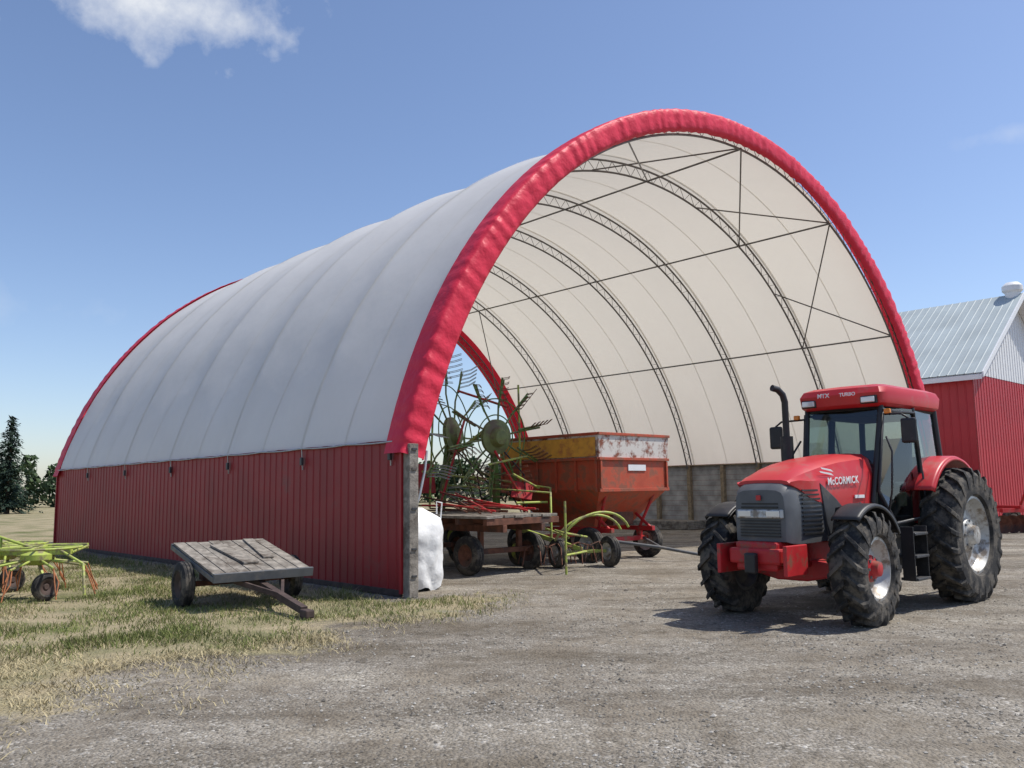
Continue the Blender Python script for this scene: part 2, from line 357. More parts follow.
def band(name,v0,sgn):
    prof=[(.36,.022),(.25,.03),(.05,.032),(-.09,.03),(-.125,-.01),(-.135,-.12),(-.135,-.25),(-.13,-.36),(-.10,-.42),(.0,-.45)]
    n=900;V=[];F=[];k=len(prof)
    for i in range(n+1):
        ph=ph0-.02+(math.pi-2*ph0+.04)*i/n
        for q,(dv,dr) in enumerate(prof):
            s=ph*R0
            wv=math.sin(s*17+2.2*math.sin(s*1.9)+1.2*math.sin(s*4.3+q*.12))*.6+noise.noise(Vector((s*5,q*.35,2)))*1.0+.8*noise.noise(Vector((s*1.1,q*.2,9)))
            amp=.015*(1 if q>0 else .2)
            r=R0+dr+wv*amp*.6; v=v0+sgn*dv-sgn*wv*amp*(1.0 if q>3 else .2)
            V.append(arc(ph,r,v))
    F=[(i*k+j,(i+1)*k+j,(i+1)*k+j+1,i*k+j+1) for i in range(n) for j in range(k-1)]
    mesh(name,V,F,M['fab_red'],B,smooth=True)
band('red_end_band_front',0,1); band('red_end_band_back',LEN,-1)
chO=[];web=[]
for v in TV:
    for r in (R0-.16,R0-.46):
        chO.append([arc(ph0+(math.pi-2*ph0)*i/80,r,v) for i in range(81)])
    for i in range(56):
        a=ph0+(math.pi-2*ph0)*i/56; b=ph0+(math.pi-2*ph0)*(i+.5)/56; c=ph0+(math.pi-2*ph0)*(i+1)/56
        web.append([arc(a,R0-.16,v),arc(b,R0-.46,v),arc(c,R0-.16,v)])
tubes('truss_chords',chO,.028,M['steel'],B); tubes('truss_webs',web,.0085,M['steel'],B,res=1)
pur=[]
for f in (.16,.33,.5,.67,.84):
    ph=ph0+(math.pi-2*ph0)*f; pur.append([arc(ph,R0-.44,TV[0]),arc(ph,R0-.44,TV[-1])])
tubes('purlins',pur,.026,M['steel'],B)
br=[]
fr=[.16,.33,.5,.67,.84]
for a,b in zip(fr[:-1],fr[1:]):
    pa=ph0+(math.pi-2*ph0)*a; pb=ph0+(math.pi-2*ph0)*b
    br.append([arc(pa,R0-.42,TV[0]),arc(pb,R0-.44,TV[1])]); br.append([arc(pb,R0-.42,TV[0]),arc((pa+pb)/2,R0-.44,TV[1])])
    br.append([arc(pa,R0-.42,TV[5]),arc(pb,R0-.44,TV[6])])
tubes('wind_bracing',br,.02,M['steel'],B)
def ribwall(name,u,v0,v1,z0,z1,sg,mat,parent,pitch=.23,dep=.014):
    V=[];F=[];v=v0;pts=[]
    while v<v1-pitch:
        pts+=[(v,0),(v+pitch*.80,0),(v+pitch*.86,dep),(v+pitch*.94,dep)]; v+=pitch
    pts.append((v1,0))
    for (p,d) in pts: V+=[(u+sg*d,p,z0),(u+sg*d,p,z1)]
    F=[(2*i,2*i+1,2*i+3,2*i+2) for i in range(len(pts)-1)]
    return mesh(name,V,F,mat,parent)
WL=UL+.05; WR=UR-.05
ribwall('left_wall_cladding',WL,.0,LEN,.06,2.42,-1,M['wall_red'],B,dep=.012)
ribwall('right_wall_cladding',WR,.0,LEN,.06,2.42,1,M['wall_red'],B)
bd=[]
for i in range(12):
    z=.05+i*.196
    bd.append(((WR-.19,.05,z),(WR-.14,LEN-.05,z+.188))); bd.append(((WL+.14,.12,z),(WL+.19,LEN-.05,z+.188)))
boxes('wall_boards',bd,M['board'],B)
ps=[]
for i in range(1,12):
    v=i*1.525
    ps.append(((WR-.37,v-.07,0),(WR-.193,v+.07,2.36))); ps.append(((WL+.193,v-.07,0),(WL+.36,v+.07,2.36)))
boxes('wall_posts',ps,M['wood_post'],B,bevel=.006)
boxes('wall_top_plate',[((WL+.12,.12,2.363),(WL+.37,LEN,2.40)),((WR-.37,.12,2.363),(WR-.12,LEN,2.40))],M['wood_post'],B)
box('corner_post_left',(WL-.02,-.17,0),(WL+.15,-.005,2.30),M['wood_grey'],B,bevel=.012)
box('corner_post_right',(WR-.15,-.17,0),(WR+.02,-.005,2.30),M['wood_grey'],B,bevel=.012)
box('corner_trim',(WL-.055,-.004,.05),(WL-.004,.05,2.40),M['trim_red'],B,bevel=.003)
box('corner_trim_back',(WL-.055,LEN-.05,.05),(WL-.004,LEN+.01,2.4),M['trim_red'],B,bevel=.003)
tubes('eave_pipe',[[(UL-.022,v,2.355-.018*math.sin(math.pi*((v/1.525)%1))) for v in np.linspace(.2,LEN-.2,140)]],.014,M['galv'],B)
st=[];rat=[]
for v in [.3]+[3.05*i for i in range(1,6)]:
    uu=WL-.03
    st.append([(uu-.03,v,2.38),(uu-.015,v,2.2),(uu+.01,v+.02,1.98)]); rat.append(((uu-.05,v-.035,2.06),(uu+.0,v+.035,2.2)))
tubes('tie_down_straps',st,.012,M['galv'],B); boxes('ratchets',rat,M['dgrey'],B,bevel=.01)
box('base_shadow_strip',(WL-.015,.06,.0),(WL+.03,LEN,.1),M['brown'],B)  # dark strip standing in for the shadow band along the wall foot
tubes('corner_strap',[[(WL+.42,-.02,2.2),(WL+.35,-.06,1.9),(WL+.23,-.1,1.55),(WL+.17,-.09,1.35)]],.022,M['galv'],B)
boxes('post_bolts',[((WL+.02,-.19,z),(WL+.11,-.168,z+.03)) for z in (2.2,1.9,1.3,.7,.3)],M['dgrey'],B)

# ------------------------------------------------------------------ bulk bag
def bag():
    o=empty('bulk_bag'); V=[];F=[];n=40;rows=22
    for j in range(rows+1):
        t=j/rows; z=.02+1.28*t
        s=.36*(1+.13*math.sin(t*math.pi))*(1 if t<.85 else 1-.9*(t-.85)/.15*.8)
        for i in range(n):
            a=2*math.pi*i/n; c,s2=math.cos(a),math.sin(a); p=3.2
            rr=s/((abs(c)**p+abs(s2)**p)**(1/p)); rr*=1+.16*noise.noise(Vector((c*2,s2*2,z*3)))+.07*noise.noise(Vector((c*6,s2*6,z*7)))
            V.append((c*rr,s2*rr,z+.06*noise.noise(Vector((c*2,s2*2,z)))))
    F=[(j*n+i,j*n+(i+1)%n,(j+1)*n+(i+1)%n,(j+1)*n+i) for j in range(rows) for i in range(n)]; F.append(tuple(rows*n+i for i in range(n)))
    mesh('bag_body',V,F,M['bag'],o,smooth=True)
    tubes('bag_loops',[[(sx*.30,sy*.30,1.12),(sx*.32,sy*.31,1.38),(sx*.25,sy*.26,1.40),(sx*.24,sy*.27,1.2)] for sx in(-1,1) for sy in(-1,1)],.014,M['white'],o)
    x,y=toW(.97,.75); o.location=(x,y,0); o.rotation_euler=(0,0,BANG+.1)
bag()
# ------------------------------------------------------------------ gravity wagon
def gravity_wagon():
    W=empty('gravity_wagon',(AX+.22,AY+.02,0),BANG)
    u0,u1,v0,v1=5.95,8.3,1.4,4.5
    def ring(a,b,c,d,z): return [(a,c,z),(b,c,z),(b,d,z),(a,d,z)]
    loft('box_extension',[ring(u0,u1,v0,v1,2.2),ring(u0-.03,u1+.03,v0-.03,v1+.03,2.72)],M['rusty'],W,smooth=False,caps=False).modifiers.new('s','SOLIDIFY').thickness=.03
    loft('box_upper',[ring(u0+.01,u1-.01,v0+.01,v1-.01,1.55),ring(u0+.01,u1-.01,v0+.01,v1-.01,2.197)],M['orange'],W,smooth=False,caps=False)
    loft('box_hopper',[ring(6.75,7.95,2.3,3.6,.72),ring(u0+.01,u1-.01,v0+.01,v1-.01,1.55)],M['orange'],W,smooth=False,caps=False)
    boxes('box_rim',[((u0-.05,v0-.06,2.70),(u1+.05,v0+.0,2.76)),((u0-.06,v0+.003,2.70),(u0+.0,v1,2.76)),((u1,v0+.003,2.70),(u1+.06,v1,2.76)),((u0-.02,v0-.045,2.17),(u1+.02,v0-.002,2.23)),((u0-.045,v0,2.17),(u0-.002,v1,2.23)),((u0-.01,v0-.03,1.5),(u1+.01,v0+.005,1.57))],M['orange'],W,bevel=.006)
    boxes('side_panel_yellow',[((u0-.045,v0+.06,2.25),(u0-.032,v1-.03,2.66))],M['yellow'],W)
    boxes('side_ribs',[((u0-.04,v,1.5),(u0-.005,v+.05,2.165)) for v in np.linspace(v0+.05,v1-.1,6)]+[((u,v0-.035,1.57),(u+.05,v0-.003,2.16)) for u in (u0+.02,u1-.08)],M['orange'],W)
    boxes('end_label',[((6.9,v0-.012,1.95),(7.5,v0-.002+.01,2.08))],M['white'],W)
    boxes('chute_door',[((7.0,1.95,.75),(7.7,2.28,1.05))],M['rust'],W,bevel=.01)
    boxes('chassis',[((6.4,1.5,.62),(6.5,4.4,.72)),((7.8,1.5,.62),(7.9,4.4,.72)),((6.2,1.85,.4),(8.1,1.97,.5)),((6.2,4.0,.4),(8.1,4.12,.5)),((6.4,1.86,.5),(6.5,1.96,.62)),((7.8,1.86,.5),(7.9,1.96,.62))],M['t_red2'],W,bevel=.008)
    lg=[]
    for u in(6.45,7.85):
        lg.append([(u,1.9,.7),(u+(7.1-u)*-.2,1.55,1.5)]); lg.append([(u,4.1,.7),(u,4.4,1.5)]); lg.append([(u,1.6,.7),(u,2.4,1.3)])
    tubes('supports',lg,.035,M['t_red2'],W)
    for u in(6.15,8.15):
        for v in (1.92,4.06):
            small_wheel('wheel',W,(u,v,.37),.38,.24,M['rim'],rz=math.pi/2 if u<7 else -math.pi/2)
    tubes('drawbar',[[(6.6,1.75,.45),(7.3,.9,.3),(8.0,.1,.10)],[(7.8,1.75,.45),(7.3,.9,.3)]],.035,M['mgrey'],W)
gravity_wagon()
# ------------------------------------------------------------------ flat wagon (planks)
def flat_wagon():
    W=empty('flatbed_wagon',(AX+.1,AY+.1,0),BANG)
    boxes('deck_planks',[((2.7+i*.24,1.1+.03*((i*5)%3),1.05+.004*(i%3)),(2.7+i*.24+.22,4.5,1.10+.004*(i%3))) for i in range(8)],M['wood_grey'],W,bevel=.004)
    boxes('frame',[((2.72,1.12+k*.82,.93),(4.6,1.22+k*.82,1.045)) for k in range(5)]+[((3.1,1.1,.79),(3.2,4.45,.927)),((4.1,1.1,.79),(4.2,4.45,.927)),((2.85,1.75,.36),(4.45,1.85,.46)),((2.85,3.95,.36),(4.45,4.05,.46)),((3.1,1.76,.46),(3.2,1.84,.79)),((4.1,1.76,.46),(4.2,1.84,.79))],M['rust'],W,bevel=.004)
    for u in(2.85,4.45):
        for v in(1.8,4.0): small_wheel('wheel',W,(u,v,.36),.37,.22,M['rust'],rz=math.pi/2)
    ln=[]
    for i in range(16):
        a=(random.uniform(2.8,4.4),random.uniform(1.3,2.2),random.uniform(1.13,1.25)); b=(random.uniform(2.8,4.5),random.uniform(3.0,4.3),random.uniform(1.15,1.6)); ln.append([a,b])
    tubes('steel_bars',ln[:7],.02,M['t_red2'],W); tubes('steel_bars_grey',ln[7:],.016,M['rust'],W)
flat_wagon()
# ------------------------------------------------------------------ rotary hay rake folded upright
def rotor(parent,c,nrm,Rr,arms,tag,a_off=0,nt=5,tl=.5,hubr=.36,tm='rust'):
    c=Vector(c); n=Vector(nrm).normalized(); t=Vector((0,0,1)).cross(n).normalized(); b=n.cross(t)
    A=[];T=[];K=[]
    for i in range(arms):
        a=a_off+2*math.pi*i/arms; d=t*math.cos(a)+b*math.sin(a); s=n.cross(d)
        e=c+d*Rr
        A.append([c+d*.2,c+d*(Rr*.55)-n*.08,e])
        K.append([e-d*.62+s*.05,e+d*.04+s*.05]); K.append([e+s*.05-d*.3,e-d*.3])
        for q in range(nt):
            p=e-d*(.12*q)+s*.05
            for o_ in(0,.03): T.append([p+d*o_,p+d*o_+n*tl*.55+s*.03,p+d*o_+n*tl+s*.14])
    tubes('rotor_arms_'+tag,A,.022,M['olive'],parent); tubes('tine_bars_'+tag,K,.024,M['green'],parent); tubes('tines_'+tag,T,.0075,M[tm],parent,res=1)
    rings=[[c+(t*math.cos(x)+b*math.sin(x))*Rr*f-n*.04 for x in np.linspace(0,2*math.pi,48)] for f in (.38,.66)]
    tubes('rotor_guard_'+tag,rings,.014,M['green'],parent)
    h=empty('hub_'+tag); h.parent=parent; h.location=c; h.rotation_euler=Matrix((t,n,-b)).transposed().to_euler()
    lathe('hub_disc',[(-.12,.001),(-.12,hubr*.5),(-.06,hubr),(.02,hubr),(.05,hubr*.6),(.18,hubr*.4),(.2,.001)],M['olive'],h,n=28)
def hay_rake():
    W=empty('rotary_hay_rake',(AX,AY,0),BANG)
    rotor(W,(5.2,5.0,2.85),(.45,-.88,.10),1.85,12,'a',hubr=.45,tm='galv')
    rotor(W,(4.75,2.95,2.70),(-.05,-.98,-.08),1.25,10,'b',.2,tl=.42,hubr=.38)
    rotor(W,(3.3,5.6,2.55),(.6,-.78,.1),1.35,10,'c',.1,tl=.4,hubr=.32,tm='t_red2')
    box('main_beam',(5.1,2.2,.75),(5.28,6.6,.95),M['green'],W)
    beam('arm_a',(5.2,5.5,.9),(5.2,5.15,2.8),.13,.13,M['green'],W); beam('arm_b',(5.15,3.4,.9),(4.78,3.1,2.65),.12,.12,M['green'],W); beam('arm_c',(4.4,6.0,.85),(3.35,5.75,2.5),.1,.1,M['green'],W)
    beam('cross_beam',(4.2,6.0,.8),(6.2,6.0,.8),.14,.14,M['green'],W); beam('top_link',(5.2,5.2,2.3),(4.8,3.1,3.0),.07,.07,M['lime'],W)
    for u in(4.3,6.1): small_wheel('wheel',W,(u,6.0,.42),.42,.28,M['lime'],rz=math.pi/2)
    for u in(4.95,5.4): small_wheel('wheel',W,(u,2.5,.3),.3,.2,M['lime'],rz=math.pi/2)
    box('gearbox',(5.0,3.7,.95),(5.4,4.3,1.3),M['olive'],W,bevel=.05)
    tubes('guard_rails',[[(5.0,1.6,.6),(5.0,1.6,1.5),(4.9,5.0,1.7),(4.9,5.2,.9)],[(5.6,2.2,.7),(5.6,2.2,1.6),(5.5,4.8,1.9)],[(5.2,1.3,.6),(5.2,2.3,.85)],[(4.7,2.3,1.3),(5.6,2.3,1.3)],[(4.7,2.4,1.9),(5.65,2.6,1.6)],[(4.2,4.6,1.2),(4.3,4.6,3.4),(4.6,4.7,4.2)],[(5.5,3.0,1.2),(5.55,3.1,3.9)],[(4.0,4.6,2.0),(5.8,4.6,1.8)],[(4.3,2.7,2.1),(5.6,2.9,2.3)]],.024,M['lime'],W)
    tubes('red_braces',[[(4.4,4.5,1.2),(5.3,4.7,3.2)],[(5.4,2.8,1.3),(4.6,2.85,2.4)],[(4.0,5.3,1.3),(4.1,5.4,2.9)],[(5.3,3.2,3.4),(5.2,4.8,3.9)]],.028,M['t_red2'],W)
    tubes('hydraulic_hoses',[[(5.2,2.6,1.0),(5.1,3.0,1.6),(5.3,3.3,1.3),(5.0,3.9,2.0),(5.1,4.9,2.6)],[(5.3,2.6,1.0),(5.4,2.8,1.9),(5.0,3.0,2.4)],[(4.8,3.0,2.6),(4.4,3.2,1.9),(4.9,3.6,1.2)]],.018,M['black'],W)
    box('red_shield',(4.3,4.75,1.5),(4.34,5.35,2.2),M['t_red2'],W,rot=(0,.3,1.2)); box('red_shield_b',(5.3,2.55,1.35),(5.34,3.0,1.75),M['t_red2'],W,rot=(.2,.5,.9))
    box('warning_board',(3.9,4.8,2.9),(3.93,5.2,3.3),M['white'],W,rot=(0,0,1.2))
hay_rake()
def hay_tedder_small():
    W=empty('hay_tedder',(AX+.19,AY+.05,0),BANG)
    arcp=[(4.75+.75*(1-math.cos(t)),1.35-.55*math.sin(t*.6),.55+.55*math.sin(t)) for t in np.linspace(.1,2.7,16)]
    tubes('bent_guard',[arcp,[(p[0]+.05,p[1]+.25,p[2]-.06) for p in arcp]],.026,M['lime'],W)
    small_wheel('wheel',W,(5.75,.95,.31),.31,.2,M['rim'],rz=math.pi/2-.25)
    small_wheel('wheel',W,(4.9,1.6,.29),.29,.18,M['rim'],rz=math.pi/2-.25)
    beam('axle',(4.9,1.55,.3),(5.7,1.0,.32),.06,.06,M['lime'],W); beam('boom',(5.3,1.3,.35),(4.6,2.6,.8),.09,.09,M['lime'],W)
    tubes('stand',[[(4.05,.55,0),(4.05,.55,1.35)],[(4.05,.55,.75),(4.85,1.6,.75)],[(4.3,.9,.75),(5.4,1.25,.6)],[(4.05,.55,.35),(5.0,.9,.35)]],.022,M['lime'],W)
    T=[]
    for k in range(4):
        cx,cy=4.4+.42*k,1.7-.18*k
        for i in range(6):
            a=i*math.pi/3+k; T.append([(cx,cy,.5),(cx+.3*math.cos(a),cy+.3*math.sin(a),.42),(cx+.38*math.cos(a),cy+.38*math.sin(a),.1)])
    tubes('tine_arms',T,.012,M['rust'],W,res=1)
hay_tedder_small()
# ------------------------------------------------------------------ left green tedder
def tedder_left():
    W=empty('rotary_tedder',(-7.45,13.5,0),.30)
    for k,(cx,cy) in enumerate(((-1.5,.3),(0,0),(-.8,1.5))):
        A=[];T=[]
        for i in range(8):
            a=i*2*math.pi/8+k*.5; d=(math.cos(a),math.sin(a))
            A.append([(cx,cy,.62),(cx+d[0]*.75,cy+d[1]*.75,.5)])
            for q in(0,.06): T.append([(cx+d[0]*(.75-q),cy+d[1]*(.75-q),.5),(cx+d[0]*.82-d[1]*q,cy+d[1]*.82+d[0]*q,.3),(cx+d[0]*.92,cy+d[1]*.92,.06+q)])
        tubes('rotor_arms_%d'%k,A,.02,M['lime'],W); tubes('tines_%d'%k,T,.010,M['tine'],W,res=1)
        h=empty('hub_%d'%k); h.parent=W; h.location=(cx,cy,.62); h.rotation_euler=(math.pi/2,0,0)
        lathe('hub_disc',[(-.1,.001),(-.1,.14),(-.02,.24),(.06,.24),(.12,.08),(.16,.001)],M['lime'],h,n=20)
        tubes('guard_%d'%k,[[(cx+.62*math.cos(x),cy+.62*math.sin(x),.78) for x in np.linspace(0,2*math.pi,30)],[(cx-.62,cy,.78),(cx+.62,cy,.78)],[(cx,cy-.62,.78),(cx,cy+.62,.78)]],.018,M['lime'],W)
        small_wheel('wheel',W,(cx+.2,cy-.35,.21),.21,.14,M['brown'],rz=.8)
        beam('leg_%d'%k,(cx,cy,.6),(cx+.2,cy-.28,.22),.04,.04,M['lime'],W)
    beam('frame_beam',(-2.0,.42,.72),(.5,-.1,.72),.10,.10,M['lime'],W); beam('frame_beam_back',(-1.9,1.6,.75),(.5,1.3,.72),.09,.09,M['lime'],W)
    beam('drawbar',(-.7,.1,.72),(-.4,-1.5,.45),.09,.09,M['lime'],W); box('gear_case',(-.85,-.1,.68),(-.55,.25,.95),M['green'],W,bevel=.03)
    tubes('braces',[[(-1.5,.3,.75),(-.7,.2,1.0),(0,0,.75)],[(.3,-.05,.75),(.75,-.6,.55),(.8,-.7,.1)],[(-.7,.1,1.0),(-.5,-.9,.65)],[(-.8,1.5,.75),(-.7,.15,.98)],[(.5,-.1,.7),(.5,1.3,.72)],[(-2,.42,.72),(-1.9,1.6,.75)]],.022,M['lime'],W)
    tubes('hoses',[[(-.7,.1,.95),(-.5,-.4,.9),(-.45,-1.2,.6)]],.015,M['black'],W)
tedder_left()
# ------------------------------------------------------------------ small trailer
def trailer():
    W=empty('utility_trailer',(-4.0,12.7,0),math.atan2(-.77,.63)); W.scale=(.9,.88,.95)
    D=empty('deck'); D.parent=W; D.location=(-.05,0,.62); D.rotation_euler=(0,math.radians(11),0)
    boxes('deck_planks',[((-1.0+.02*((i*7)%3),-.8+i*.2,.06+.004*(i%2)),(.95,-.8+i*.2+.186,.095+.004*(i%2))) for i in range(8)],M['wood_grey'],D,bevel=.004)
    boxes('deck_frame',[((.953,-.82,-.02),(1.0,.82,.11)),((-1.05,-.82,-.02),(-1.003,.82,.07)),((-1.0,-.82,-.02),(.95,-.78,.055)),((-1.0,.78,-.02),(.95,.82,.055)),((-.5,-.775,0),(-.42,.775,.055)),((.3,-.775,0),(.38,.775,.055))],M['mgrey'],D,bevel=.005)
    box('raised_plank',(-.62,-.25,.105),(.55,.02,.135),M['wood_grey'],D,bevel=.004,rot=(0,0,.12)); box('loose_plank',(-.9,.32,.105),(.3,.5,.13),M['wood_grey'],D,bevel=.004,rot=(0,0,-.1))
    for y in(-.92,.92): small_wheel('wheel',W,(-.1,y,.33),.34,.2,M['brown'])
    beam('axle',(-.1,-.85,.33),(-.1,.85,.33),.08,.08,M['rust'],W)
    boxes('springs',[((-.3,-.6,.37),(.2,-.54,.5)),((-.3,.54,.37),(.2,.6,.5))],M['rust'],W)
    beam('tongue',(-.3,0,.5),(2.3,.0,.10),.11,.1,M['brown'],W)
    beam('tongue_side_l',(.6,.45,.42),(1.5,.03,.24),.05,.07,M['brown'],W); beam('tongue_side_r',(.6,-.45,.42),(1.5,-.03,.24),.05,.07,M['brown'],W)
    box('hitch',(2.28,-.07,.01),(2.5,.07,.12),M['brown'],W,bevel=.02)
trailer()
# ------------------------------------------------------------------ barn
def barn():
    W=empty('red_barn',(17.45,32.0,0),BANG)
    wd,ln,ev,rd=10.5,22,5.9,9.45
    ribwall('side_wall',0,0,ln,0,ev,-1,M['barn_red'],W,.3,.02)
    V=[];pts=[];x=0
    while x<wd-.3: pts+=[(x,0),(x+.22,0),(x+.24,.02),(x+.28,.02)]; x+=.3
    pts.append((wd,0))
    for p,d in pts: V+=[(p,-d,0),(p,-d,ev-.2)]
    mesh('gable_wall_lower',V,[(2*i,2*i+2,2*i+3,2*i+1) for i in range(len(pts)-1)],M['barn_red'],W)
    V=[]
    for p,d in pts: V+=[(p,-d-.01,ev-.2),(p,-d-.01,ev-.05+(rd-ev)*(1-abs(p-wd/2)/(wd/2)))]
    mesh('gable_wall_upper',V,[(2*i,2*i+2,2*i+3,2*i+1) for i in range(len(pts)-1)],M['white'],W)
    mesh('far_walls',[(wd,0,0),(wd,ln,0),(wd,ln,ev),(wd,0,ev),(0,ln,0),(0,ln,ev),(wd/2,ln,rd)],[(0,1,2,3),(4,5,6,2,1)],M['barn_red'],W)
    for s in(0,1):
        V=[];pts=[];y=-.5
        while y<ln+.2: pts+=[(y,0),(y+.24,0),(y+.26,.014),(y+.30,.014)]; y+=.32
        x0=-.45 if s==0 else wd+.45; zz=ev-(rd-ev)*.45/(wd/2)
        for p,d in pts: V+=[(x0,p,zz+d+.05),(wd/2,p,rd+d+.05)]
        mesh('roof_%d'%s,V,[(2*i,2*i+1,2*i+3,2*i+2) for i in range(len(pts)-1)],M['roofmetal'],W)
        hexa('verge_%d'%s,[(x0,-.56,zz-.14),(wd/2,-.56,rd-.14),(wd/2,-.505,rd-.14),(x0,-.505,zz-.14),(x0,-.56,zz+.08),(wd/2,-.56,rd+.08),(wd/2,-.505,rd+.08),(x0,-.505,zz+.08)],M['white'],W,bevel=0)
        mesh('soffit_%d'%s,[(x0,-.5,zz-.02),(wd/2,-.5,rd-.02),(wd/2,ln+.3,rd-.02),(x0,ln+.3,zz-.02)],[(0,1,2,3)],M['white'],W)
    box('eave_fascia',(-.49,-.5,ev-.5),(-.455,ln+.3,ev-.32),M['white'],W,bevel=0)
    box('corner_trim',(-.04,-.05,0),(.08,-.025,ev-.2),M['barn_red'],W,bevel=0)
    v=empty('roof_vent'); v.parent=W; v.location=(wd/2,-.1,rd+.15); v.rotation_euler=(math.pi/2,0,0)
    lathe('vent_turbine',[(-.3,.28),(-.05,.3),(.05,.4),(.25,.4),(.4,.25),(.45,.001)],M['white'],v,n=20)
barn()
def implement():
    W=empty('disc_harrow',(16.6,27.2,0),.3)
    beam('frame_a',(-1.5,0,.7),(1.8,0,.7),.12,.12,M['t_red'],W); beam('frame_b',(-1.5,.9,.7),(1.8,.9,.7),.12,.12,M['t_red'],W)
    beam('frame_c',(-.9,-.2,.8),(-.9,1.2,.8),.1,.1,M['t_red'],W); beam('frame_d',(1.2,-.2,.8),(1.2,1.2,.8),.1,.1,M['t_red'],W)
    beam('tongue',(0,-.1,.7),(-.6,-2.2,.35),.12,.12,M['t_red'],W)
    for k in range(9):
        h=empty('disc_%d'%k); h.parent=W; h.location=(-1.4+.38*k,0,.28); h.rotation_euler=(0,0,math.pi/2+.3)
        lathe('blade',[(0,.001),(.04,.15),(.09,.28)],M['rust'],h,n=20)
    tubes('mast',[[(0,0,.7),(.1,.4,1.5),(.2,.9,.7)]],.04,M['t_red'],W)
    small_wheel('wheel',W,(.2,1.2,.35),.36,.22,M['rim'])
implement()
def inner_misc():
    W=empty('old_tyre',(AX,AY,0),BANG)
    o=empty('tyre_upright'); o.parent=W; o.location=(19.9,6.4,.6); o.rotation_euler=(0,0,1.35)
    lathe('tyre',[(-.15,.35),(-.2,.45),(-.17,.6),(0,.63),(.17,.6),(.2,.45),(.15,.35)],M['tyre'],o,n=32)
    W2=empty('stacked_boards',(AX,AY,0),BANG)
    boxes('boards',[((18.6,8.0+.02*i,.02+.06*i),(19.9,11+.1*(i%2),.07+.06*i)) for i in range(5)],M['wood_grey'],W2,bevel=.004)
inner_misc()
